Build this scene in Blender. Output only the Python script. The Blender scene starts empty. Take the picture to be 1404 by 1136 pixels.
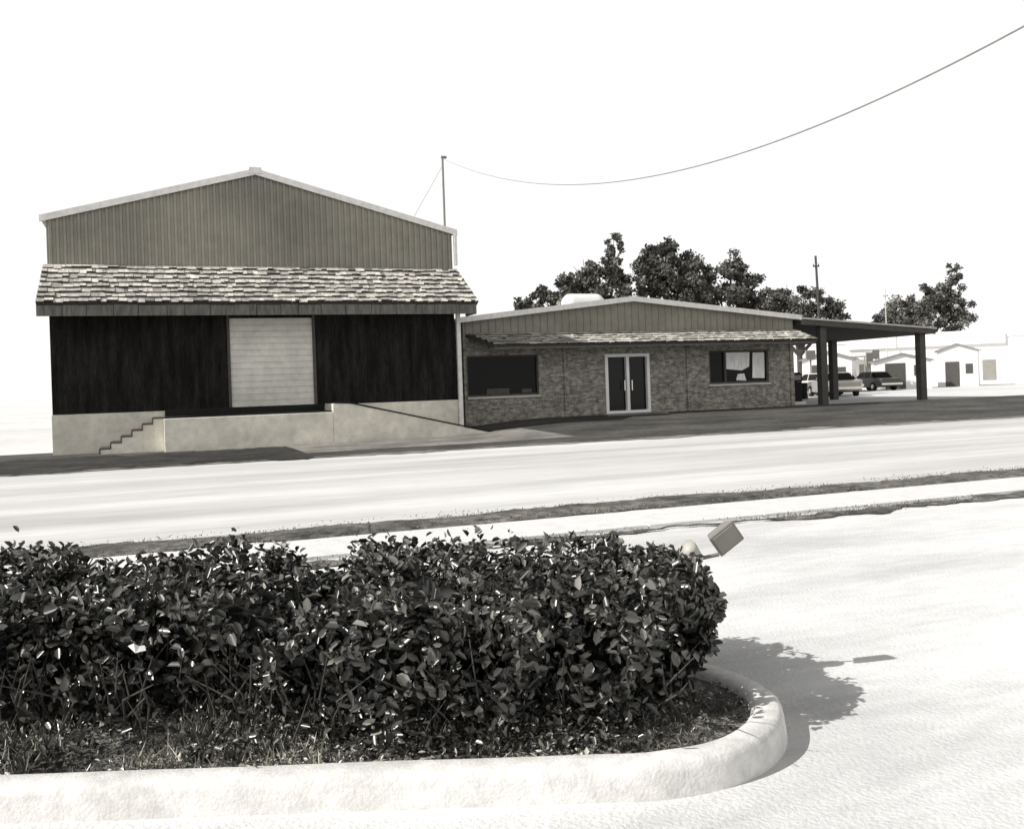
import bpy, math, random
import numpy as np
from mathutils import Vector, Matrix, noise
random.seed(7); rng=np.random.default_rng(7)
scene=bpy.context.scene
A=math.radians(20.5)
ca,sa=math.cos(A),math.sin(A)
def W(t,n,z=0): return Vector((t*ca-n*sa, t*sa+n*ca, z))

# ------------------------------------------------------------ materials
def mat(name,col,rough=0.8,var=0.15,scale=3.0,bump=0.0,bscale=30.0,tone=False,spec=0.3,var2=0.0,scale2=0.4,stretch=(1,1,1)):
    m=bpy.data.materials.new(name); m.use_nodes=True
    nt=m.node_tree; N=nt.nodes; L=nt.links
    b=N['Principled BSDF']; b.inputs['Roughness'].default_value=rough
    b.inputs['Specular IOR Level'].default_value=spec
    tc=N.new('ShaderNodeTexCoord'); mp=N.new('ShaderNodeMapping'); mp.inputs['Scale'].default_value=stretch
    L.new(tc.outputs['Object'],mp.inputs['Vector'])
    n1=N.new('ShaderNodeTexNoise'); n1.inputs['Scale'].default_value=scale; n1.inputs['Detail'].default_value=8; n1.inputs['Roughness'].default_value=0.65
    L.new(mp.outputs[0],n1.inputs['Vector'])
    mr=N.new('ShaderNodeMapRange'); mr.inputs[1].default_value=0.3; mr.inputs[2].default_value=0.7
    mr.inputs[3].default_value=1-var; mr.inputs[4].default_value=1+var
    L.new(n1.outputs['Fac'],mr.inputs[0])
    n2=N.new('ShaderNodeTexNoise'); n2.inputs['Scale'].default_value=scale2; n2.inputs['Detail'].default_value=5
    L.new(mp.outputs[0],n2.inputs['Vector'])
    mr2=N.new('ShaderNodeMapRange'); mr2.inputs[1].default_value=0.35; mr2.inputs[2].default_value=0.65
    mr2.inputs[3].default_value=1-var2; mr2.inputs[4].default_value=1+var2
    L.new(n2.outputs['Fac'],mr2.inputs[0])
    mu=N.new('ShaderNodeMath'); mu.operation='MULTIPLY'; L.new(mr.outputs[0],mu.inputs[0]); L.new(mr2.outputs[0],mu.inputs[1])
    last=mu.outputs[0]
    if tone:
        at=N.new('ShaderNodeAttribute'); at.attribute_name='tone'
        m2=N.new('ShaderNodeMath'); m2.operation='MULTIPLY'; L.new(last,m2.inputs[0]); L.new(at.outputs['Fac'],m2.inputs[1]); last=m2.outputs[0]
    vm=N.new('ShaderNodeVectorMath'); vm.operation='SCALE'; vm.inputs[0].default_value=col[:3]
    L.new(last,vm.inputs['Scale']); L.new(vm.outputs[0],b.inputs['Base Color'])
    if bump>0:
        n3=N.new('ShaderNodeTexNoise'); n3.inputs['Scale'].default_value=bscale; n3.inputs['Detail'].default_value=6
        L.new(tc.outputs['Object'],n3.inputs['Vector'])
        bp=N.new('ShaderNodeBump'); bp.inputs['Strength'].default_value=bump; bp.inputs['Distance'].default_value=0.03
        L.new(n3.outputs['Fac'],bp.inputs['Height']); L.new(bp.outputs[0],b.inputs['Normal'])
    return m
def g(v,w=0.05): return (v*(1+w),v,v*(1-2*w))
M={}
M['ground']=mat('sandy_ground',g(.66,.01),.95,.12,1.5,.3,8,var2=.1,scale2=.05)
M['lot']=mat('lot_concrete',g(.66,.008),.9,.10,9,.35,45,var2=.19,scale2=.8,stretch=(.35,1,1))
M['road']=mat('road_surface',g(.565,.014),.9,.13,10,.2,40,var2=.2,scale2=.6,stretch=(.10,1,1))
M['walk']=mat('sidewalk_concrete',g(.68,.01),.9,.1,5,.2,40)
M['curb']=mat('curb_concrete',g(.66,.02),.9,.16,16,.2,70,var2=.12,scale2=3)
M['asphalt']=mat('asphalt',g(.065),.9,.5,9,.3,30,var2=.4,scale2=.7,stretch=(.5,1,1))
M['drive']=mat('drive_concrete',g(.2),.9,.3,4,.2,30,var2=.3,scale2=.7)
M['grassmat']=mat('grass_mat',g(.12),.95,.75,8,.8,40,var2=.5,scale2=1)
M['lawn']=mat('dark_lawn',g(.035),.95,.6,6,.8,40,var2=.4,scale2=1)
M['soil']=mat('soil',g(.15),.95,.75,14,1,60,var2=.6,scale2=3)
M['blade']=mat('grass_blades',(.125,.122,.10),.8,.2,3,tone=True)
M['leaf']=mat('hedge_leaf',(.052,.051,.044),.30,.3,5,tone=True,spec=.7)
M['core']=mat('hedge_dark_core',g(.008),.95,.5,20,1,60)  # near-black: the hedge's inner shade put into the colour
M['tleaf']=mat('tree_leaf',(.105,.102,.088),.7,.45,.7,tone=True)
M['bark']=mat('bark',g(.07),.95,.3,8,.6,20)
M['siding']=mat('metal_siding',(.232,.220,.178),.42,.12,3,var2=.2,scale2=.3,spec=.5)
M['siding2']=mat('gable_siding',(.21,.20,.165),.6,.15,4,var2=.12)
M['trim']=mat('pale_trim',g(.72,.02),.6,.15,5)
M['roofm']=mat('metal_roof',g(.5),.5,.1,2)
M['darkwall']=mat('dark_boards',g(.014),.85,.6,7,.2,20,stretch=(3,1,.5),var2=.5,scale2=1.2,spec=.15)
M['dock']=mat('dock_concrete',(.72,.69,.60),.9,.15,4,.25,25,var2=.14,scale2=.8)
M['shake']=mat('wood_shake',g(.50),.9,.4,9,.4,40,tone=True,var2=.2,scale2=1.5)
M['fascia']=mat('fascia_wood',g(.13),.8,.5,4,.2,20,stretch=(3,1,.5))
M['soffit']=mat('soffit',g(.06),.9,.2,4)
M['rdoor']=mat('overhead_door_paint',(.68,.665,.60),.6,.12,4,var2=.1,scale2=.8)
M['black']=mat('flat_black',g(.012),.8,.3,5)
M['glass']=mat('dark_glass',g(.008),.12,.1,2,spec=.12)
M['doorglass']=mat('door_glass',g(.01),.06,.1,2,spec=.2)
M['white']=mat('white_paint',g(.8,.01),.5,.05,4)
M['grey']=mat('grey_paint',g(.25),.6,.12,5)
M['steel']=mat('steel_grey',g(.2),.5,.15,5)
M['post']=mat('post_brown',g(.08),.8,.2,5)
M['tyre']=mat('tyre',g(.02),.9,.1,5)
M['chrome']=mat('chrome',g(.6),.2,.05,5); M['chrome'].node_tree.nodes['Principled BSDF'].inputs['Metallic'].default_value=.9
M['lamp']=mat('lamp_shade',g(.45),.5,.1,8)
M['paper']=mat('paper',g(.8,.01),.8,.05,20)
M['window_glare']=mat('window_glare',g(.75,.01),.9,.3,6,stretch=(5,1,.4))  # pale colour for daylight painted in the office window
def brickmat():
    m=bpy.data.materials.new('brick'); m.use_nodes=True; nt=m.node_tree;N=nt.nodes;L=nt.links;b=N['Principled BSDF'];b.inputs['Roughness'].default_value=.9
    tc=N.new('ShaderNodeTexCoord'); s=N.new('ShaderNodeSeparateXYZ'); c=N.new('ShaderNodeCombineXYZ')
    L.new(tc.outputs['Object'],s.inputs[0]); ad=N.new('ShaderNodeMath'); L.new(s.outputs[0],ad.inputs[0]); L.new(s.outputs[1],ad.inputs[1])
    L.new(ad.outputs[0],c.inputs[0]); L.new(s.outputs[2],c.inputs[1])
    br=N.new('ShaderNodeTexBrick'); br.inputs['Scale'].default_value=1; br.inputs['Brick Width'].default_value=.22; br.inputs['Row Height'].default_value=.075; br.inputs['Mortar Size'].default_value=.010
    br.inputs['Color1'].default_value=(.125,.118,.10,1); br.inputs['Color2'].default_value=(.34,.32,.275,1); br.inputs['Mortar'].default_value=(.28,.265,.23,1)
    L.new(c.outputs[0],br.inputs['Vector'])
    n=N.new('ShaderNodeTexNoise'); n.inputs['Scale'].default_value=5; n.inputs['Detail'].default_value=9; n.inputs['Roughness'].default_value=.8; L.new(tc.outputs['Object'],n.inputs['Vector'])
    mr=N.new('ShaderNodeMapRange'); mr.inputs[1].default_value=.35;mr.inputs[2].default_value=.65;mr.inputs[3].default_value=.4;mr.inputs[4].default_value=1.5; L.new(n.outputs['Fac'],mr.inputs[0])
    vm=N.new('ShaderNodeVectorMath'); vm.operation='SCALE'; L.new(br.outputs['Color'],vm.inputs[0]); L.new(mr.outputs[0],vm.inputs['Scale']); L.new(vm.outputs[0],b.inputs['Base Color'])
    return m
M['brick']=brickmat()

# ------------------------------------------------------------ mesh builder
class MB:
    def __init__(s): s.v=[];s.f=[];s.t=[]
    def poly(s,pts,tone=1.0):
        i=len(s.v); s.v+= [tuple(p) for p in pts]; s.t+=[tone]*len(pts); s.f.append(tuple(range(i,i+len(pts))))
    def hexa(s,p,tone=1.0):
        i=len(s.v); s.v+=[tuple(q) for q in p]; s.t+=[tone]*8
        for f in ((3,2,1,0),(4,5,6,7),(0,1,5,4),(1,2,6,5),(2,3,7,6),(3,0,4,7)): s.f.append(tuple(i+k for k in f))
    def box(s,x0,x1,y0,y1,z0,z1,tone=1.0):
        s.hexa([(x0,y0,z0),(x1,y0,z0),(x1,y1,z0),(x0,y1,z0),(x0,y0,z1),(x1,y0,z1),(x1,y1,z1),(x0,y1,z1)],tone)
    def prism(s,prof,y0,y1,tone=1.0):
        n=len(prof); i=len(s.v)
        s.v+=[(x,y0,z) for x,z in prof]+[(x,y1,z) for x,z in prof]; s.t+=[tone]*(2*n)
        s.f.append(tuple(range(i,i+n))); s.f.append(tuple(range(i+2*n-1,i+n-1,-1)))
        for k in range(n):
            k2=(k+1)%n; s.f.append((i+k2,i+k,i+n+k,i+n+k2))
    def tube(s,pts,radii,seg=8,tone=1.0):
        rings=[]
        for k,p in enumerate(pts):
            p=Vector(p)
            d=(Vector(pts[min(k+1,len(pts)-1)])-Vector(pts[max(k-1,0)])).normalized()
            a=d.cross(Vector((0.3,0.1,1)) if abs(d.z)<.9 else Vector((1,0,0))).normalized(); b=d.cross(a)
            i=len(s.v); rings.append(i)
            for j in range(seg):
                an=2*math.pi*j/seg; q=p+(a*math.cos(an)+b*math.sin(an))*radii[k]; s.v.append(tuple(q)); s.t.append(tone)
        for k in range(len(rings)-1):
            for j in range(seg):
                j2=(j+1)%seg; s.f.append((rings[k]+j,rings[k]+j2,rings[k+1]+j2,rings[k+1]+j))
        s.f.append(tuple(rings[0]+j for j in range(seg-1,-1,-1))); s.f.append(tuple(rings[-1]+j for j in range(seg)))
    def build(s,name,m,parent=None,bevel=0,smooth=False,rot=False):
        me=bpy.data.meshes.new(name); me.from_pydata(s.v,[],s.f); me.update()
        at=me.attributes.new('tone','FLOAT','POINT'); at.data.foreach_set('value',s.t)
        me.materials.append(m if not isinstance(m,str) else M[m])
        o=bpy.data.objects.new(name,me); scene.collection.objects.link(o)
        if parent: o.parent=parent
        if rot: o.rotation_euler=(0,0,A)
        if smooth: me.polygons.foreach_set('use_smooth',[True]*len(me.polygons))
        if bevel:
            b=o.modifiers.new('b','BEVEL'); b.width=bevel; b.segments=2; b.limit_method='ANGLE'
        return o
def empty(name,loc=(0,0,0),rz=0):
    e=bpy.data.objects.new(name,None); e.location=loc; e.rotation_euler=(0,0,rz); e.empty_display_size=.5; scene.collection.objects.link(e); return e

def leafmesh(name,P,Ax,Sd,Nm,m,tone,parent=None,fold=.12):
    n=len(P); V=np.empty((n,4,3)); V[:,0]=P; V[:,2]=P+Ax
    fn=Nm*np.linalg.norm(Ax,axis=1,keepdims=True)*fold
    V[:,1]=P+Ax*.45+Sd*.5+fn; V[:,3]=P+Ax*.45-Sd*.5+fn
    idx=np.arange(n)[:,None]*4
    F=np.concatenate([idx+np.array([0,1,2]),idx+np.array([0,2,3])],1).reshape(-1)
    me=bpy.data.meshes.new(name); me.vertices.add(4*n); me.vertices.foreach_set('co',V.reshape(-1))
    me.loops.add(len(F)); me.loops.foreach_set('vertex_index',F.astype(np.int32))
    me.polygons.add(2*n); me.polygons.foreach_set('loop_start',np.arange(0,6*n,3,dtype=np.int32)); me.update(calc_edges=True)
    at=me.attributes.new('tone','FLOAT','POINT'); at.data.foreach_set('value',np.repeat(tone,4).astype(np.float32))
    me.materials.append(M[m]); o=bpy.data.objects.new(name,me); scene.collection.objects.link(o)
    if parent: o.parent=parent
    return o
def unit(v): return v/np.maximum(np.linalg.norm(v,axis=1,keepdims=True),1e-9)
def roundleaves(name,P,out,size,asp,m,tone,parent=None,rand=1.0,fold=.15):
    n=len(P); nm=unit(out+rng.normal(0,rand*.55,(n,3))); ax=unit(np.cross(nm,rng.normal(size=(n,3)))); sd=np.cross(nm,ax)
    Ax=ax*size[:,None]; Sd=sd*(size*asp)[:,None]; fn=nm*size[:,None]*fold; dr=nm*size[:,None]*rng.uniform(-.3,.1,(n,1))
    V=np.empty((n,6,3)); V[:,0]=P; V[:,1]=P+Ax*.3+Sd*.42+fn; V[:,2]=P+Ax*.72+Sd*.40+fn+dr*.5; V[:,3]=P+Ax+dr; V[:,4]=P+Ax*.72-Sd*.40+fn+dr*.5; V[:,5]=P+Ax*.3-Sd*.42+fn
    idx=np.arange(n)[:,None]*6
    F=np.concatenate([idx+np.array([0,1,2,3]),idx+np.array([0,3,4,5])],1).reshape(-1)
    me=bpy.data.meshes.new(name); me.vertices.add(6*n); me.vertices.foreach_set('co',V.reshape(-1))
    me.loops.add(len(F)); me.loops.foreach_set('vertex_index',F.astype(np.int32))
    me.polygons.add(2*n); me.polygons.foreach_set('loop_start',np.arange(0,8*n,4,dtype=np.int32)); me.update(calc_edges=True)
    at=me.attributes.new('tone','FLOAT','POINT'); at.data.foreach_set('value',np.repeat(tone,6).astype(np.float32))
    me.materials.append(M[m]); o=bpy.data.objects.new(name,me); scene.collection.objects.link(o)
    if parent: o.parent=parent
    return o
def randleaves(name,P,out,size,asp,m,tone,parent=None,rand=1.0,fold=.12):
    n=len(P); nm=unit(out+rng.normal(0,rand*.55,(n,3)))
    ax=unit(np.cross(nm,rng.normal(size=(n,3)))); 
    sd=np.cross(nm,ax)
    return leafmesh(name,P,ax*size[:,None],sd*(size*asp)[:,None],nm,m,tone,parent,fold)

# ------------------------------------------------------------ ground
TL=[-900,-300,-120,-60,-30,-10,-4,0,2.5,4,6,8,8.75,9.5,10.25,11,11.75,12.5,13.25,14,20,26,34,45,60,90,150,400,1200]
NL=[-400,-60,0,8.85,11.4,23.6,24,25,26,27,28,29,30,31,32,33,33.35,45,60,120,300,1400]
def ss(x): x=max(0,min(1,x)); return x*x*(3-2*x)
def gz(t,n): return .38*ss((t-8)/6)*max(0,min(1,(n-24)/9))
def sheet(name,t0,t1,n0,n1,dz,m):
    ts=[t for t in TL if t0<=t<=t1]; ns=[n for n in NL if n0<=n<=n1]; mb=MB()
    mb.v=[(t,n,gz(t,n)+dz) for n in ns for t in ts]; mb.t=[1]*len(mb.v); w=len(ts)
    mb.f=[(j*w+i,j*w+i+1,(j+1)*w+i+1,(j+1)*w+i) for j in range(len(ns)-1) for i in range(w-1)]
    return mb.build(name,m,rot=True)
sheet('ground',-900,1200,-400,1400,0,'ground')
sheet('parking_lot',-120,150,-60,8.85,.004,'lot')
sheet('road',-900,1200,11.4,23.6,.004,'road')
sheet('asphalt_apron',-30,150,23.6,33.35,.006,'asphalt')
def ragged(name,t0,t1,n0,n1,z,m,jit,step=.12,fr=1.0,crown=.03):
    mb=MB(); k=int((t1-t0)/step)
    for i in range(k+1):
        t=t0+(t1-t0)*i/k
        a=n0+jit*noise.noise(Vector((t*fr,n0,3)))+jit*.5*noise.noise(Vector((t*fr*4,n0,8)))+jit*.35*noise.noise(Vector((t*fr*11,n0,8)))
        b=n1+jit*noise.noise(Vector((t*fr,n1,5)))+jit*.5*noise.noise(Vector((t*fr*4,n1,9)))+jit*.35*noise.noise(Vector((t*fr*11,n1,8)))
        for n,zz in ((a,z),(a*.7+b*.3,z+crown),(a*.3+b*.7,z+crown),(b,z)): mb.v.append((t,n,zz+gz(t,n))); mb.t.append(1)
        if i:
            j=4*i
            for q in range(3): mb.f.append((j-4+q,j+q,j+q+1,j-4+q+1))
    return mb.build(name,m,rot=True)
ragged('grass_verge',-40,90,10.42,11.42,.014,'grassmat',.30,fr=.6)
ragged('weed_strip',-40,90,8.88,9.10,.016,'grassmat',.42,fr=.5,crown=.015)
ragged('grass_patch',-14,3.6,23.8,29.6,.02,'lawn',1.0,fr=.5,crown=.03)
ragged('road_edge_dirt',-30,120,23.5,24.0,.016,'drive',.5,fr=.5,crown=0)
ragged('concrete_drive',1.0,11.6,25.9,30.1,.012,'drive',.3,fr=.4,crown=.0)
mb=MB(); t=-40
while t<90: mb.box(t,t+1.48,9.22,10.35,-.02,.035); t+=1.5
mb.build('sidewalk','walk',rot=True)
def blades(name,pts,h,w,tone,parent=None):
    n=len(pts); ax=np.stack([rng.normal(0,.45,n),rng.normal(0,.45,n),np.ones(n)],1)*h[:,None]
    an=rng.uniform(0,6.28,n); sd=np.stack([np.cos(an),np.sin(an),np.zeros(n)],1)*w[:,None]
    nm=unit(np.cross(ax,sd)); return leafmesh(name,pts,ax,sd,nm,'blade',tone,parent,.05)
n=26000; tt=rng.uniform(-8,24,n); nn=np.where(rng.random(n)<.78,rng.normal(10.93,.27,n),rng.normal(9.0,.13,n))
keep=np.array([noise.noise(Vector((a*.9,b*1.5,0)))>-.2 for a,b in zip(tt,nn)]); tt,nn=tt[keep],nn[keep]; n=len(tt)
pts=np.stack([tt*ca-nn*sa,tt*sa+nn*ca,np.full(n,.02)],1)
blades('verge_grass',pts,rng.uniform(.010,.035,n),rng.uniform(.008,.018,n),rng.uniform(.3,2.0,n))

# ------------------------------------------------------------ planting island
cx,cy,R=.42,4.38,.77
path=[]
X=-9.0
while X<cx: path.append(((X,cy-R),(0,-1))); X+=.25
for k in range(33):
    a=-math.pi/2+math.pi*k/32; path.append(((cx+R*math.cos(a),cy+R*math.sin(a)),(math.cos(a),math.sin(a))))
X=cx-.25
while X>-9: path.append(((X,cy+R),(0,1))); X-=.25
mb=MB(); prof=[(0,0),(-.012,.10),(-.02,.125),(-.04,.14),(-.13,.142),(-.15,.13),(-.158,.11),(-.16,0)]
for i,(p,nv) in enumerate(path):
    for o,z in prof:
        j=.006*noise.noise(Vector((p[0]*5,p[1]*5,o*20)))
        mb.v.append((p[0]+nv[0]*(o+j),p[1]+nv[1]*(o+j),z+j)); mb.t.append(1)
    if i:
        a=(i-1)*8;b=i*8
        for q in range(7): mb.f.append((a+q,b+q,b+q+1,a+q+1))
mb.build('curb','curb',smooth=True)
mb=MB(); mb.poly([(p[0]-nv[0]*.155,p[1]-nv[1]*.155,.1) for p,nv in path]); mb.build('island_soil','soil')

# hedge
XE=.90
def endf(X):
    if X<.2: return 1
    s=min(1,(X-.2)/(XE-.2)); return max(0,(1-s**3))**.42
def hedge_pt(X,phi,depth):
    f=endf(X)
    k=ss((X+1.3)/.8)
    c=4.96-.18*k; w=(.66+.16*k)*f
    h=.31*(.82+.18*f)
    dip=math.exp(-((X+1.07)/.17)**2)
    co,si=math.cos(phi),math.sin(phi)
    y=-w*math.copysign(abs(co)**.66,co); z=h*math.copysign(abs(si)**.66,si)
    if z<0: y*=1+.22*z/.31
    lump=1+.28*noise.noise(Vector((X*2.1,phi*1.3,1)))+.38*noise.noise(Vector((X*5,phi*3,4)))+.22*noise.noise(Vector((X*12,phi*6,2)))
    s=lump*(1-depth)
    xx=X+.09*noise.noise(Vector((X*4,phi*2,9)))
    if z<0 and X>0: xx+=.12*(z/.31)*min(1,X)
    return Vector((xx, c+y*s, .405+z*s*(1-.5*dip*(si>0))))
n=38000
Xs=rng.uniform(-4.2,XE,n); 
ex=rng.random(n)<.10; Xs[ex]=XE-.25*rng.random(ex.sum())**1.6
ph=rng.uniform(-.85,math.pi+.3,n); dp=rng.random(n)**1.3*.44-.06
P=np.array([hedge_pt(x,p,d) for x,p,d in zip(Xs,ph,dp)])
out=np.stack([np.clip((Xs-.2)*1.2,-.1,1)*.9*(Xs>.2),(P[:,1]-4.85)/.7,(P[:,2]-.38)/.33+.25],1); out=unit(out)
cl=np.array([noise.noise(Vector((p[0]*5,p[1]*5,p[2]*6))) for p in P])
keep=cl+rng.normal(0,.09,n)>-.15; P,out,dp,cl=P[keep],out[keep],dp[keep],cl[keep]; n=len(P)
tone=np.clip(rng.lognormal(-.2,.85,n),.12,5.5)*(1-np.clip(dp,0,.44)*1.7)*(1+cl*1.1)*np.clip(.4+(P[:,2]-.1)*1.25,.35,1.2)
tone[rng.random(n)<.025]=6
hd=empty('hedge')
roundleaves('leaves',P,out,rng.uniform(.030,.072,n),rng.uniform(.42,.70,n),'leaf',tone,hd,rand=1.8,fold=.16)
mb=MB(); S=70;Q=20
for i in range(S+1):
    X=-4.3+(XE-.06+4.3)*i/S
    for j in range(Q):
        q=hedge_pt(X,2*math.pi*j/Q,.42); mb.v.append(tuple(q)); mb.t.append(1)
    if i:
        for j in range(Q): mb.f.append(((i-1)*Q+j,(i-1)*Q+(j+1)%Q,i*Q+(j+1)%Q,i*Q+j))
mb.build('dark_core','core',hd,smooth=True)  # solid filler core, painted dark as the shade between leaves
mb=MB()
for k in range(380):
    X=random.uniform(-4,.75); y=random.uniform(4.15,5.1); p0=Vector((X,y,.09)); p1=p0+Vector((random.gauss(0,.07),random.gauss(-.08,.08),.2)); p2=p1+Vector((random.gauss(0,.08),random.gauss(-.1,.1),random.uniform(.1,.25)))
    mb.tube([p0,p1,p2],[.006,.005,.002],5,random.uniform(.4,2.6))
mb.build('stems','bark',hd)
n=1500; Xs=rng.uniform(-4.2,.85,n); ph=rng.uniform(.3,2.8,n); P=np.array([hedge_pt(x,p,-.04-random.random()**2*.14) for x,p in zip(Xs,ph)])
kp=np.array([noise.noise(Vector((p[0]*6,p[1]*6,3)))>.02 for p in P]); P=P[kp]; n=len(P)
roundleaves('shoots',P,unit(rng.normal(size=(n,3))+np.array([0,-.3,.5])),rng.uniform(.03,.06,n),np.full(n,.5),'leaf',rng.uniform(.3,2.0,n),hd)
n=6500; Xs=rng.uniform(-4.2,.70,n); ys=rng.uniform(3.85,4.45,n); kp=np.array([noise.noise(Vector((a*2.2,b*2.2,7)))+.25*(a>-1.2)>.0 for a,b in zip(Xs,ys)]); Xs,ys=Xs[kp],ys[kp]; n=len(Xs)
roundleaves('low_shoots',np.stack([Xs,ys,.1+rng.random(n)**1.2*.28*(ys-3.7)/.8],1),unit(rng.normal(size=(n,3))+np.array([0,-.3,.8])),rng.uniform(.022,.055,n),np.full(n,.5),'leaf',rng.lognormal(-.1,.95,n),hd)
n=12000; Xs=rng.uniform(-4.2,1.15,n); ys=3.74+rng.random(n)**1.2*1.3
ok=(Xs<cx)|(((Xs-cx)**2+(ys-cy)**2)<(R-.17)**2); Xs,ys=Xs[ok],ys[ok]; n=len(Xs)
P=np.stack([Xs,ys,np.full(n,.108)+rng.random(n)*.02],1)
lt=empty('leaf_litter')
cl=np.array([.3+5.0*max(0,noise.noise(Vector((a*2.6,b*3.2,0)))+.12) for a,b in zip(Xs,ys)])
randleaves('dry_leaves',P,np.tile([0,0,1.],(n,1)),rng.uniform(.012,.04,n),rng.uniform(.3,.6,n),'leaf',np.clip(rng.uniform(.3,5.5,n)*cl,.2,9),lt,rand=.9)
n=7000; Xs=rng.uniform(-4.2,1.1,n); ys=3.76+rng.random(n)*.9
ok=((Xs<cx)|(((Xs-cx)**2+(ys-cy)**2)<(R-.2)**2))
ok&=np.array([noise.noise(Vector((a*2.5,b*2.5,5)))>.0 for a,b in zip(Xs,ys)]); Xs,ys=Xs[ok],ys[ok]; n=len(Xs)
gr=empty('island_grass')
blades('blades',np.stack([Xs,ys,np.full(n,.1)],1),rng.uniform(.02,.08,n)*(.6+.7*(Xs<-.3)),rng.uniform(.003,.007,n),rng.lognormal(.2,.8,n),gr)
mb=MB()
for k in range(70):
    X=random.uniform(-2.7,.2); y=random.uniform(3.9,4.4); a=Vector((X,y,.1)); d=Vector((random.gauss(0,.45),random.gauss(-.1,.2),1)).normalized(); L=random.uniform(.08,.30)
    mb.tube([a,a+d*L*.5,a+d*L+Vector((random.gauss(0,.03),0,-.03))],[.004,.003,.0015],4,random.uniform(1,5))
mb.build('stalks','bark',gr)
mb=MB(); c=Vector((-1.70,4.2,.50))
pp=[c+Vector(q) for q in ((-.04,0,.012),(0,-.02,-.015),(.04,0,-.01),(.03,.01,.01),(-.01,-.01,.025),(.01,.0,.01))]
mb.poly([pp[0],pp[1],pp[4]]); mb.poly([pp[1],pp[5],pp[4]]); mb.poly([pp[1],pp[2],pp[5]]); mb.poly([pp[2],pp[3],pp[5]]); mb.build('paper_scrap','paper')

# flood light at the hedge end
fl=empty('flood_light',(.90,5.0,0))
mb=MB(); mb.tube([(-.06,-.02,.1),(.01,0,.64)],[.014,.014],8); mb.tube([(-.05,0,.64),(.16,0,.68)],[.010,.010],8); mb.build('post','steel',fl)
mb=MB(); mb.hexa([(-.08,-.05,-.065),(.08,-.05,-.065),(.06,.04,-.045),(-.06,.04,-.045),(-.08,-.05,.065),(.08,-.05,.065),(.06,.04,.045),(-.06,.04,.045)])
o=mb.build('square_housing','steel',fl,bevel=.008); o.location=(.185,0,.775); o.rotation_euler=(.2,-.62,.1)
mb=MB(); mb.box(-.066,.066,-.056,-.0505,-.05,.05); q=mb.build('lens_plate','grey',fl); q.location=o.location; q.rotation_euler=o.rotation_euler
mb=MB(); mb.tube([(0,0,0),(0,.0,.03),(0,0,.08),(0,0,.11)],[.02,.028,.048,.052],16)
o=mb.build('lamp_shade','lamp',fl,smooth=True); o.location=(.06,-.02,.665); o.rotation_euler=(.35,-.9,0)

# ------------------------------------------------------------ shakes
def shakes(name,t0b,t1b,nb,zb,t0t,t1t,nt_,zt,rows,parent,thick=.06):
    mb=MB(); 
    sl=Vector((0,nt_-nb,zt-zb)); nrm=Vector((0,-(zt-zb),nt_-nb)).normalized()
    for r in range(rows):
        a=r/rows; b=min(1.0,(r+1.35)/rows); t=t0b+(t0t-t0b)*a; te=t1b+(t1t-t1b)*a
        while t<te-.02:
            w=min(random.uniform(.10,.32),te-t); j=random.uniform(-.045,.04)
            B=Vector((0,nb,zb))
            p0=Vector((t+.004,0,0))+B+sl*(a+j/1.8); p1=Vector((t+w-.004,0,0))+B+sl*(a+j/1.8)
            q0=Vector((t+.004,0,0))+B+sl*b; q1=Vector((t+w-.004,0,0))+B+sl*b
            th=thick*random.uniform(.7,1.3)
            tn=random.uniform(.7,1.25)*(1 if random.random()>.1 else .5)
            v=[p0,p1,q1-nrm*.02,q0-nrm*.02,p0+nrm*th,p1+nrm*th,q1+nrm*.008,q0+nrm*.008]
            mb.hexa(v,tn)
            o=Vector((0,-.003,-.001)); mb.poly([p0+o,p1+o,p1+nrm*th+o,p0+nrm*th+o],.11)  # dark butt tone: painted shade between courses, plus weathered end grain
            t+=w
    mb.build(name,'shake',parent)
    mb=MB(); mb.hexa([Vector((t0b,nb+.02,zb))-nrm*.12,Vector((t1b,nb+.02,zb))-nrm*.12,Vector((t1t,nt_,zt))-nrm*.12,Vector((t0t,nt_,zt))-nrm*.12,
       Vector((t0b,nb+.02,zb))-nrm*.024,Vector((t1b,nb+.02,zb))-nrm*.024,Vector((t1t,nt_,zt))-nrm*.024,Vector((t0t,nt_,zt))-nrm*.024]); mb.build(name+'_deck','soffit',parent)

# ------------------------------------------------------------ warehouse
wh=empty('warehouse',rz=A)
T0,T1,TA=-3.0,9.82,3.2; EZ,AZ=7.05,8.82; SL=(AZ-EZ)/(T1-TA)
def roofz(t): return AZ-SL*abs(t-TA)
mb=MB(); mb.prism([(T0+.03,0),(T1-.03,0),(T1-.03,EZ-.02),(TA,AZ-.02),(T0+.03,roofz(T0)-.02)],31.86,58); mb.build('body','siding',wh)
mb=MB(); mb.prism([(T0,5.7),(T1,5.7),(T1,roofz(T1)),(TA,AZ),(T0,roofz(T0))],31.8,31.85)
t=T0+.08
while t<T1-.1:
    z1=roofz(t+.03)-.05
    mb.hexa([(t-.02,31.80,5.7),(t+.08,31.80,5.7),(t+.065,31.75,5.7),(t-.005,31.75,5.7)][::-1]+[(t-.02,31.80,z1),(t+.08,31.80,z1),(t+.065,31.75,z1),(t-.005,31.75,z1)][::-1]); t+=.2
mb.build('ribbed_gable','siding',wh)
mb=MB()
for s in (-1,1):
    te=T1+.15 if s>0 else T0-.15; ze=roofz(te)
    mb.prism([(TA,AZ+.02),(te,ze+.02),(te,ze+.12),(TA,AZ+.12)] if s>0 else [(te,ze+.02),(TA,AZ+.02),(TA,AZ+.12),(te,ze+.12)],31.7,58.3)
mb.build('roof','roofm',wh)
mb=MB()
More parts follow.
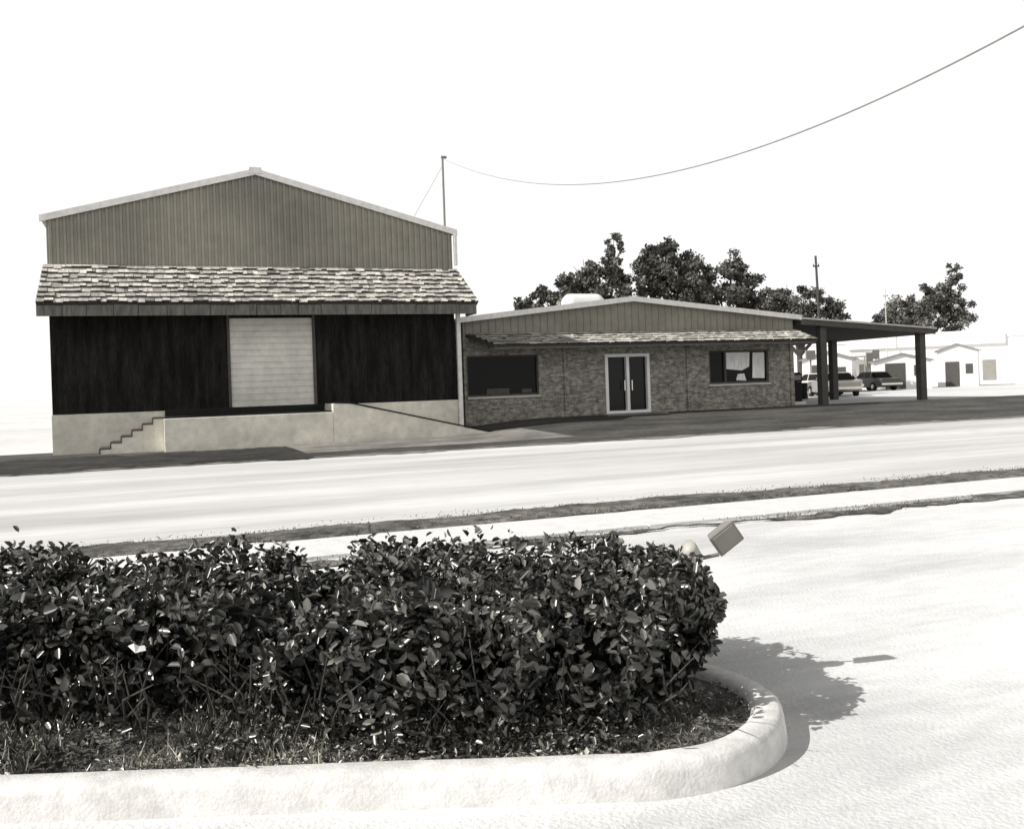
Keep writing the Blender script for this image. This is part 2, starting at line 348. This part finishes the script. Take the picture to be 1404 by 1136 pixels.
for s in (-1,1):
    te=T1+.17 if s>0 else T0-.17; ze=roofz(te)
    pr=[(TA,AZ-.06),(te,ze-.06),(te,ze+.14),(TA,AZ+.14)]
    if s<0: pr=pr[::-1]
    mb.prism(pr,31.64,31.695)
mb.prism([(TA-.25,AZ-.03),(TA+.25,AZ-.03),(TA+.18,AZ+.17),(TA-.18,AZ+.17)],31.6,31.635)
mb.build('gable_trim','trim',wh)
mb=MB(); mb.box(T0,2.16,31.8,31.85,1.22,5.69); mb.box(4.95,T1,31.8,31.85,1.22,5.69); mb.box(2.16,4.95,31.8,31.85,4.12,5.69)
t=T0+.1
while t<T1:
    if not(2.05<t<5.0): mb.box(t,t+.03,31.782,31.8,1.23,4.6)
    t+=.3
mb.build('board_wall','darkwall',wh)
mb=MB(); z=1.25
while z<4.08:
    mb.prism([(2.24,z),(4.87,z),(4.87,z+.16),(2.24,z+.16)],31.8,31.845); mb.prism([(2.24,z+.162),(4.87,z+.162),(4.87,z+.2),(2.24,z+.2)],31.803,31.85); z+=.205
mb.build('overhead_door','rdoor',wh,bevel=.005)
mb=MB(); mb.box(2.15,2.235,31.74,31.84,1.22,4.2); mb.box(4.875,4.96,31.74,31.84,1.22,4.2); mb.build('door_frame','post',wh)
mb=MB(); mb.box(T0-.02,T1+.02,31.76,31.9,-.1,1.215); mb.build('foundation_wall','dock',wh)
mb=MB(); mb.box(.15,5.2,30.2,31.755,-.1,1.0); mb.build('loading_dock','dock',wh,bevel=.02)
mb=MB(); mb.box(.2,5.18,31.70,31.754,1.003,1.25); mb.box(.17,5.18,30.25,31.70,1.003,1.04); mb.build('dock_black_strip','black',wh)  # black strip at the wall foot, black sheet over the dock top
mb=MB()
mb.prism([(5.203,-.1),(11.0,-.1),(10.7,.03),(5.7,1.24),(5.203,1.26)],30.2,31.75); mb.build('ramp','dock',wh,bevel=.01)
mb=MB(); mb.prism([(5.25,1.265),(5.72,1.25),(10.75,.03),(10.75,.075),(5.72,1.30),(5.25,1.315)],30.17,30.26); mb.build('ramp_edge_strip','black',wh)  # thin black strip raised along the ramp's front edge
mb=MB()
for k in range(6):
    zt=.17*(6-k); mb.box(.15-.3*(k+1)+.002,.15-.3*k,30.75,31.72,-.1,zt-.02)
mb.build('stairs','dock',wh)
mb=MB()
for k in range(6):
    zt=.17*(6-k); mb.box(.15-.3*(k+1)-.02,.15-.3*k,30.72,31.73,zt-.018,zt+.02); mb.box(.15-.3*(k+1)-.03,.15-.3*(k+1),30.72,31.73,zt-.15,zt-.02)
mb.build('stair_nosings','post',wh)
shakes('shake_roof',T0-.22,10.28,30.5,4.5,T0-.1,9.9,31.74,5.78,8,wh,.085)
mb=MB(); t=T0-.22
while t<10.2:
    w=min(random.uniform(.5,.9),10.25-t); mb.box(t,t+w-.015,30.56,30.62,4.12,4.44+random.uniform(-.01,.01)); t+=w
mb.box(10.2,10.26,30.625,31.7,4.12,4.44); mb.build('fascia','fascia',wh)
mb=MB(); mb.box(T0-.2,10.19,30.63,31.75,4.3,4.34); mb.build('soffit','soffit',wh)
mb=MB(); mb.box(9.84,9.98,31.6,31.74,.05,4.29); mb.box(9.86,9.96,31.62,31.75,5.9,7.0); mb.build('downspout','trim',wh,bevel=.01)
mb=MB(); mb.tube([(9.95,33.0,3.5),(9.95,33,10.0)],[.045,.04],8); mb.tube([(9.9,33,10.0),(10.1,33,10.0)],[.05,.05],6); mb.tube([(9.95,33,9.7),(8.6,33.6,7.3)],[.009,.009],5)
mb.build('service_mast','steel',wh)
mb=MB(); P0=W(9.95,33,9.95); P1=Vector((8.8,14,7.2)); pts=[]
for k in range(80):
    s=k/79*1.5; p=P0+(P1-P0)*s
    pts.append((p.x,p.y,p.z-4*1.80*s*(1-s)))
mb.tube(pts,[.006+.010*min(1,k/48) for k in range(80)],6); mb.build('power_line','steel')

# ------------------------------------------------------------ brick building
bb=empty('brick_office_building',rz=A)
L0,L1,LA=10.6,25.2,17.55; E2,A2,NF=4.1,4.86,33.35
def rz2(t): return A2-(A2-E2)*abs(t-LA)/((L1-LA) if t>LA else (LA-L0))
mb=MB()
def wall(t0,t1,z0,z1): mb.box(t0,t1,NF,NF+.25,z0,z1)
wall(L0,10.7,.2,3.6); wall(10.7,13.57,.2,1.27); wall(10.7,13.57,2.8,3.6); wall(13.57,16.35,.2,3.6); wall(16.35,18.3,2.74,3.6)
wall(18.3,21.06,.2,3.6); wall(21.06,23.95,.2,1.42); wall(21.06,23.95,2.8,3.6); wall(23.95,L1,.2,3.6)
mb.box(L0,L0+.25,NF+.25,46,.2,4.1); mb.box(L1-.25,L1,NF+.25,46,.2,4.05); mb.box(L0+.25,L1-.25,45.75,46,.2,4.05)
for t in (14.6,20.0,25.0): mb.box(t,t+.18,NF-.05,NF-.002,.2,3.58)
mb.build('brick_walls','brick',bb)
mb=MB(); mb.box(L0+.26,L1-.26,NF+2.5,NF+2.6,.2,4.0); mb.box(L0+.26,L1-.26,NF+.26,NF+2.49,.36,.4); mb.build('interior','soffit',bb)
mb=MB(); mb.box(10.75,13.52,NF+.12,NF+.14,1.32,2.76); mb.box(21.1,23.9,NF+.12,NF+.14,1.47,2.76); mb.build('glass_panes','glass',bb)
mb=MB(); mb.box(16.45,17.3,NF+.1,NF+.12,.5,2.6); mb.box(17.36,18.2,NF+.1,NF+.12,.5,2.6); mb.build('door_glass','doorglass',bb)
def frame(t0,t1,z0,z1,w,muls,y0=NF+.02,y1=NF+.16):
    mb.box(t0,t1,y0,y1,z1-w,z1);mb.box(t0,t1,y0,y1,z0,z0+w);mb.box(t0,t0+w,y0,y1,z0+w,z1-w);mb.box(t1-w,t1,y0,y1,z0+w,z1-w)
    for q in muls: mb.box(q-w/2,q+w/2,y0,y1,z0+w,z1-w)
mb=MB(); frame(16.35,18.3,.40,2.74,.12,[17.33],NF-.06,NF+.16); mb.build('door_frame','white',bb)
mb=MB(); frame(10.7,13.57,1.27,2.8,.06,[]); frame(21.06,23.95,1.42,2.8,.07,[21.85]); mb.build('window_frames','post',bb)
mb=MB(); mb.prism([(21.95,2.02),(22.7,1.95),(23.05,2.1),(23.1,2.7),(21.95,2.7)],NF+.105,NF+.117); mb.prism([(23.2,1.62),(23.8,1.6),(23.82,2.68),(23.25,2.68)],NF+.105,NF+.117); mb.prism([(22.4,1.55),(22.9,1.52),(22.8,1.82),(22.5,1.8)],NF+.105,NF+.117); mb.build('window_reflections','window_glare',bb)  # pale panels
mb=MB(); mb.box(12.9,13.3,NF+.105,NF+.117,1.36,1.5); mb.box(11.5,12.4,NF+.105,NF+.117,1.34,1.55); mb.build('window_display','post',bb)
mb=MB(); mb.box(10.7,13.6,NF-.07,NF-.004,1.19,1.26); mb.box(21.0,24.0,NF-.07,NF-.004,1.34,1.41); mb.build('window_sills','roofm',bb)
mb=MB(); mb.box(16.0,18.6,NF-.9,NF-.06,.2,.41); mb.build('door_step','drive',bb)
mb=MB(); mb.box(17.15,17.19,NF-.08,NF-.065,1.3,1.7); mb.box(17.47,17.51,NF-.08,NF-.065,1.3,1.7); mb.build('door_handles','chrome',bb)
mb=MB(); mb.prism([(L0,3.603),(L1,3.603),(L1,rz2(L1)),(LA,A2),(L0,rz2(L0))],NF-.02,NF+.2)
t=L0+.1
while t<L1-.1: mb.box(t,t+.05,NF-.045,NF-.02,3.61,rz2(t+.02)-.03); t+=.3
mb.build('gable_panel','siding2',bb)
ov=.25
def rprism(lo,hi,y0,y1,e):
    for s in (-1,1):
        te=(L1+e) if s>0 else (L0-e); ze=rz2(te)
        pr=[(LA,A2+lo),(te,ze+lo),(te,ze+hi),(LA,A2+hi)]; pr=pr if s>0 else pr[::-1]; mb.prism(pr,y0,y1)
mb=MB(); rprism(.003,.1,NF-.25,46.3,ov); mb.build('roof','roofm',bb)
mb=MB(); rprism(-.08,.12,NF-.31,NF-.254,ov+.02); mb.build('roof_trim','trim',bb)
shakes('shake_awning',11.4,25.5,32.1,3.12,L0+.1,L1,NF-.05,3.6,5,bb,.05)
mb=MB(); mb.box(11.4,25.45,32.16,32.2,2.98,3.1); mb.build('awning_fascia','fascia',bb)
mb=MB(); pts=[(18.0+.09*k,41,5.4) for k in range(25)]; rr=[.5*math.sqrt(max(.02,1-((abs(k-12)-7)/5.2)**2)) if abs(k-12)>7 else .5 for k in range(25)]
mb.tube(pts,rr,16); mb.build('rooftop_tank','white',bb,smooth=True)
mb=MB(); mb.box(18.5,18.65,40.8,41.2,4.4,5.0); mb.box(19.5,19.65,40.8,41.2,4.4,5.0); mb.build('tank_legs','steel',bb)
C1=32.7
mb=MB(); mb.prism([(L1+.28,3.82),(C1,3.32),(C1,3.52),(L1+.28,4.02)],NF-.2,45.5); mb.build('canopy_roof','soffit',bb)
mb=MB(); mb.prism([(L1+.29,4.025),(C1+.04,3.525),(C1+.04,3.6),(L1+.29,4.1)],NF-.3,45.6); mb.build('canopy_sheet','roofm',bb)
mb=MB(); mb.prism([(L1+.28,3.8),(C1,3.3),(C1,3.5),(L1+.28,4.0)],NF-.26,NF-.205); mb.prism([(L1+.28,3.7),(C1,3.2),(C1,3.3),(L1+.28,3.8)],45.4,45.5); mb.build('canopy_beams','post',bb)
mb=MB()
for n_ in (NF-.05,39.2,45.0):
    for t in (26.75,32.15): mb.box(t-.16,t+.16,n_,n_+.32,.3,3.85-(t-L1)*.069)
mb.build('canopy_columns','post',bb,bevel=.01)
# ------------------------------------------------------------ background buildings
ob=empty('white_store_building',(39,92,.3),math.radians(-30))
mb=MB(); mb.box(-20,22,0,16,0,4.4); mb.box(-6,8,-.3,-.01,3.8,5.1); mb.box(-20.1,22.1,-.1,16.1,4.403,4.6); mb.build('walls','white',ob)
mb=MB()
for t in (-17,-13,-8.5,-5,-1,3.5,6,12,17): mb.box(t,t+random.uniform(.6,1.4),-.06,-.012,.4+.5*(t%2),2.3)
mb.build('windows','grey',ob)
mb=MB(); mb.box(-10,-4,-2.2,-.31,3.0,3.15); mb.box(-9.9,-9.8,-2.1,-2,0,3.0); mb.box(-4.2,-4.1,-2.1,-2,0,3.0); mb.build('porch','grey',ob)
def shed(X,Y,w,d,hh,rz):
    e=empty('storage_shed',(X,Y,.3),rz)
    mb=MB(); mb.prism([(-w/2,0),(w/2,0),(w/2,hh),(0,hh+.5),(-w/2,hh)],0,d); mb.build('walls','white',e)
    mb=MB(); 
    for s in(-1,1):
        pr=[(0,hh+.505),(s*(w/2+.2),hh-.08),(s*(w/2+.2),hh+.0),(0,hh+.6)]; mb.prism(pr if s>0 else pr[::-1],-.2,d+.2)
    mb.build('roof','grey',e)
    mb=MB(); mb.box(-w*.3,w*.05,-.04,-.003,0,2.1); mb.box(w*.2,w*.38,-.04,-.003,1.1,1.9); mb.build('door_and_window','post',e)
shed(22.6,68,3.4,3,2.5,-.45); shed(30.5,74,4.2,3,2.3,-.3); shed(36.2,77,3.0,3,3.0,-.5)
def drums(X,Y):
    e=empty('oil_drum',(X,Y,.38)); mb=MB(); mb.tube([(0,0,0),(0,0,.28),(0,0,.3),(0,0,.32),(0,0,.58),(0,0,.6),(0,0,.62),(0,0,.88)],[.29,.29,.31,.29,.29,.31,.29,.29],16); mb.build('barrel','black',e)
for k in range(7):
    p=W(28.2+k*.75+.3*math.sin(k*2.3),42.5+.5*math.cos(k*3.1)); drums(p.x,p.y)

# ------------------------------------------------------------ cars
def car(t,n,h,col,wag=False):
    e=empty('parked_car',tuple(W(t,n,gz(t,n)+.0)),A+h)
    m=mat('car_paint',g(col),.3,.05,3,spec=.5)
    def loft(name,sec,mm,bev=.03):
        mb=MB()
        for (x,w,z0,z1,wt) in sec:
            mb.v+=[(x,-w,z0),(x,w,z0),(x,wt,z1),(x,-wt,z1)]; mb.t+=[1]*4
        for i in range(len(sec)-1):
            a=4*i;b=a+4
            for q in range(4): mb.f.append((a+q,a+(q+1)%4,b+(q+1)%4,b+q))
        mb.f.append((3,2,1,0)); k=4*(len(sec)-1); mb.f.append((k,k+1,k+2,k+3)); return mb.build(name,mm,e,bevel=bev)
    loft('body',[(-2.45,.82,.42,.80,.78),(-2.35,.9,.32,.88,.84),(-1.3,.92,.26,.95,.86),(.9,.92,.26,.95,.86),(2.2,.9,.32,.88,.82),(2.38,.84,.42,.78,.78)],m)
    r=-1.9 if wag else -1.45
    loft('glasshouse',[(r,.80,.93,.95,.78),(r+.5,.80,.93,1.36,.66),(.2,.80,.93,1.38,.66),(.95,.80,.93,.95,.78)],M['glass'],.01)
    loft('roof',[(r+.45,.67,1.345,1.36,.63),(r+.7,.68,1.355,1.42,.62),(0,.68,1.36,1.42,.62),(.3,.67,1.34,1.36,.63)],m,.01)
    mb=MB()
    for x in (r+.3,-.3,.55):
        for s in (-1,1):
            d=.12 if x<-.5 else -.2*(x>0)
            mb.hexa([(x-.04,s*.82-.015,.93),(x+.04,s*.82-.015,.93),(x+.04,s*.82+.015,.93),(x-.04,s*.82+.015,.93),(x-.04+d,s*.68-.015,1.37),(x+.04+d,s*.68-.015,1.37),(x+.04+d,s*.68+.015,1.37),(x-.04+d,s*.68+.015,1.37)])
    mb.build('pillars',m,e)
    mb=MB()
    for x in (-1.45,1.5):
        for s in (-1,1): mb.tube([(x,s*.74,.32),(x,s*.93,.32)],[.32,.32],20)
    mb.build('wheels','tyre',e)
    mb=MB()
    for x in (-1.45,1.5):
        for s in (-1,1): mb.tube([(x,s*.93,.32),(x,s*.945,.32)],[.17,.15],16)
    mb.box(-2.52,-2.42,-.85,.85,.42,.56); mb.box(2.37,2.47,-.85,.85,.42,.56)
    for s in (-1,1): mb.tube([(2.36,s*.62,.68),(2.41,s*.62,.68)],[.09,.09],12)
    mb.build('chrome_trim','chrome',e)
    return e
car(37.5,46,1.2,.2); car(41,52,1.5,.5,True); car(46,56,1.3,.25); car(50,57,1.45,.04); car(57,62,.4,.4,True); car(44,66,0,.5); car(62,68,1.2,.04)
gp=empty('fuel_pump',tuple(W(26.6,35.3,.38)),A)
mb=MB(); mb.box(-.45,.45,-.3,.3,0,.12); mb.build('plinth','walk',gp)
mb=MB(); mb.box(-.32,.32,-.22,.22,.121,1.0); mb.prism([(-.34,1.003),(.34,1.003),(.34,1.3),(.22,1.42),(-.22,1.42),(-.34,1.3)],-.24,.24); mb.build('cabinet','black',gp,bevel=.02)
mb=MB(); mb.box(-.25,.25,-.255,-.242,1.08,1.3); mb.build('dial_face','grey',gp)
mb=MB(); mb.tube([(.33,0,1.1),(.48,0,.9),(.5,0,.4),(.42,0,.3),(.36,0,.8)],[.02]*5,6); mb.build('hose','tyre',gp)
def sign(t,n,h,w,hh):
    e=empty('roadside_sign',tuple(W(t,n,gz(t,n))),A)
    mb=MB(); mb.tube([(0,0,0),(0,0,h)],[.06,.05],8); mb.build('post','steel',e)
    mb=MB(); mb.box(-w/2,w/2,-.06,.06,h-hh,h+.05); mb.build('panel','grey',e,bevel=.01)
sign(43,55,3.0,.8,.6); sign(56,64,3.0,.7,1.1); sign(62,70,3.4,.8,.8)

def upole(x,y,h,base=.3,r=.14,arm=.5,m='bark',lean=0):
    e=empty('utility_pole',(x,y,base),A); e.rotation_euler=(0,lean,A)
    mb=MB(); mb.tube([(0,0,-.3),(0,0,h)],[r,r*.7],10); mb.build('pole',m,e)
    mb=MB(); mb.box(-arm,arm,-.04,.04,h-.7,h-.62)
    for q in(-.9,.9): mb.tube([(q*arm,0,h-.62),(q*arm,0,h-.5)],[.04,.02],6)
    mb.build('crossarm',m,e)
upole(19.7,60,8.9,r=.10,arm=.22,lean=-.03); upole(36.5,92,9.5,r=.06,arm=.3,m='roofm')

# ------------------------------------------------------------ trees
def tree(x,y,lobes,n,base=.3,ls=.26,seed=0):
    r=random.Random(seed); e=empty('tree',(x,y,base))
    Ps=[];Os=[];Tn=[]
    tot=sum(l[3]**2 for l in lobes)
    mb=MB(); fork=Vector((0,0,min(l[2]-l[3] for l in lobes)*.75+.3))
    mb.tube([(0,0,-.3),(.05,0,fork.z*.5),fork],[.32,.25,.2],10)
    for (lx,ly,lz,lr,sq) in lobes:
        c=Vector((lx,ly,lz)); mid=fork.lerp(c,.5)+Vector((r.gauss(0,.2),0,-.2)); mb.tube([fork,mid,c],[.16,.09,.04],7)
        for k in range(6):
            d=Vector((r.gauss(0,1),r.gauss(0,1),r.gauss(.3,.8))).normalized(); mb.tube([c.lerp(mid,.3),c+d*lr*.8],[.04,.012],5)
        m_=int(n*lr**2/tot)
        K=max(12,int(15*lr)); cc=[]
        for k in range(K):
            d=Vector((r.gauss(0,1),r.gauss(0,1),r.gauss(0,1))).normalized()*lr*r.uniform(.3,1.08); d.z*=sq; cc.append(np.array(c+d))
        cc=np.array(cc); which=rng.integers(0,K,m_); rad=np.array([r.uniform(.18,.40)*lr for _ in cc])[which]
        dd=unit(rng.normal(size=(m_,3)))*(rng.random(m_)**.5)[:,None]*rad[:,None]; dd[:,2]*=.8
        p=cc[which]+dd; Ps.append(p); Os.append(unit(dd+np.array([0,0,.02]))); tl=np.array([r.uniform(.4,1.7) for _ in cc]); Tn.append(tl[which]*rng.uniform(.5,1.5,m_))
    mb.build('trunk_and_limbs','bark',e)
    P=np.concatenate(Ps); randleaves('foliage',P,np.concatenate(Os),rng.uniform(.45,1.1,len(P))*ls,np.full(len(P),.65),'tleaf',np.concatenate(Tn),e,rand=1.2)
tree(4.9,55,[(-1.35,0,7.3,.9,.9),(-.3,.5,7.9,1.05,.8),(1.35,0,9.0,.7,1.2),(1.1,0,7.7,1.0,.8),(-.9,.3,6.1,1.3,.7),(.7,0,6.3,1.4,.8),(0,0,7.0,1.1,.8)],11000,seed=1)
tree(9.3,56,[(-.8,0,8.4,1.15,1),(.1,.4,9.1,.95,.9),(1.1,0,8.0,1.15,.9),(-1.1,0,7.1,1.4,.9),(1.0,.4,6.4,1.7,.8),(-.4,0,5.4,1.6,.7),(0,0,7.5,1.4,.9)],15000,seed=2)
tree(13.1,57,[(-1.3,0,7.5,1.1,.9),(.4,.4,8.0,1.0,.9),(1.3,0,7.1,1.05,.9),(-.4,0,6.4,1.7,.8),(1.3,0,5.6,1.4,.8),(-1.6,0,5.8,1.3,.8)],12000,seed=3)
tree(1.7,60,[(-.8,0,6.4,.65,.8),(.3,.4,7.0,.75,.7),(1.0,0,6.7,.7,.8),(.2,0,5.8,1.2,.7),(-.5,0,5.9,.9,.7)],5000,seed=4)
tree(21.3,70,[(-2.4,0,6.6,1.3,.8),(-.9,.4,7.2,1.3,.8),(1.0,0,6.9,1.3,.8),(2.4,0,6.1,1.2,.8),(0,0,5.6,2.2,.6)],13000,seed=5)
tree(47.3,108,[(-4.0,0,7.6,1.7,.8),(-1.8,1,8.9,1.9,.8),(.7,0,9.4,1.9,.9),(2.8,0,10,1.8,1),(3.5,0,12.4,1.0,1.5),(-.5,0,7,3.0,.7),(3.2,0,7.6,2.4,.8),(-3,0,6,2.4,.7)],18000,ls=.42,seed=6)

# ------------------------------------------------------------ light
sd=Vector((-1,-.38,0)).normalized(); el=math.radians(39)
sv=Vector((sd.x*math.cos(el),sd.y*math.cos(el),math.sin(el)))
ld=bpy.data.lights.new('sun','SUN'); ld.energy=5; ld.angle=math.radians(.5); ld.color=(1,.98,.95)
lo=bpy.data.objects.new('sun',ld); lo.rotation_euler=(-sv).to_track_quat('-Z','Y').to_euler(); lo.location=(-20,-10,30); scene.collection.objects.link(lo)
w=bpy.data.worlds.new('World'); scene.world=w; w.use_nodes=True; nt=w.node_tree; N=nt.nodes; L=nt.links
bg=N['Background']; bg.inputs['Strength'].default_value=.1
sk=N.new('ShaderNodeTexSky'); sk.sky_type='NISHITA'; sk.sun_disc=False; sk.sun_elevation=el; sk.sun_rotation=math.atan2(sd.x,sd.y)%(2*math.pi); sk.dust_density=4
bw=N.new('ShaderNodeRGBToBW'); L.new(sk.outputs[0],bw.inputs[0])
tc=N.new('ShaderNodeTexCoord'); sp=N.new('ShaderNodeSeparateXYZ'); L.new(tc.outputs['Generated'],sp.inputs[0])
mr=N.new('ShaderNodeMapRange'); mr.interpolation_type='SMOOTHSTEP'; mr.inputs[1].default_value=.44; mr.inputs[2].default_value=.8; mr.inputs[3].default_value=1; mr.inputs[4].default_value=0
L.new(sp.outputs[2],mr.inputs[0])
h=N.new('ShaderNodeMix'); h.data_type='FLOAT'; L.new(mr.outputs[0],h.inputs[0]); 
half=N.new('ShaderNodeMath'); half.operation='MULTIPLY'; half.inputs[1].default_value=.4; L.new(bw.outputs[0],half.inputs[0])
L.new(half.outputs[0],h.inputs[2]); h.inputs[3].default_value=10.3
cb=N.new('ShaderNodeCombineColor'); 
for k in range(3): L.new(h.outputs[0],cb.inputs[k])
L.new(cb.outputs[0],bg.inputs['Color'])

# ------------------------------------------------------------ camera
cd=bpy.data.cameras.new('camera'); cd.sensor_width=36; cd.lens=1300/1404*36; cd.shift_y=-38/1404; cd.clip_end=4000; cd.clip_start=.05
co=bpy.data.objects.new('camera',cd); scene.collection.objects.link(co)
co.matrix_world=Matrix.Translation((0,0,1.6))@Matrix.Rotation(math.radians(90),4,'X')@Matrix.Rotation(-math.atan(.0345),4,'Z')
scene.camera=co
scene.view_settings.view_transform='Standard'; scene.view_settings.look='None'; scene.view_settings.exposure=0
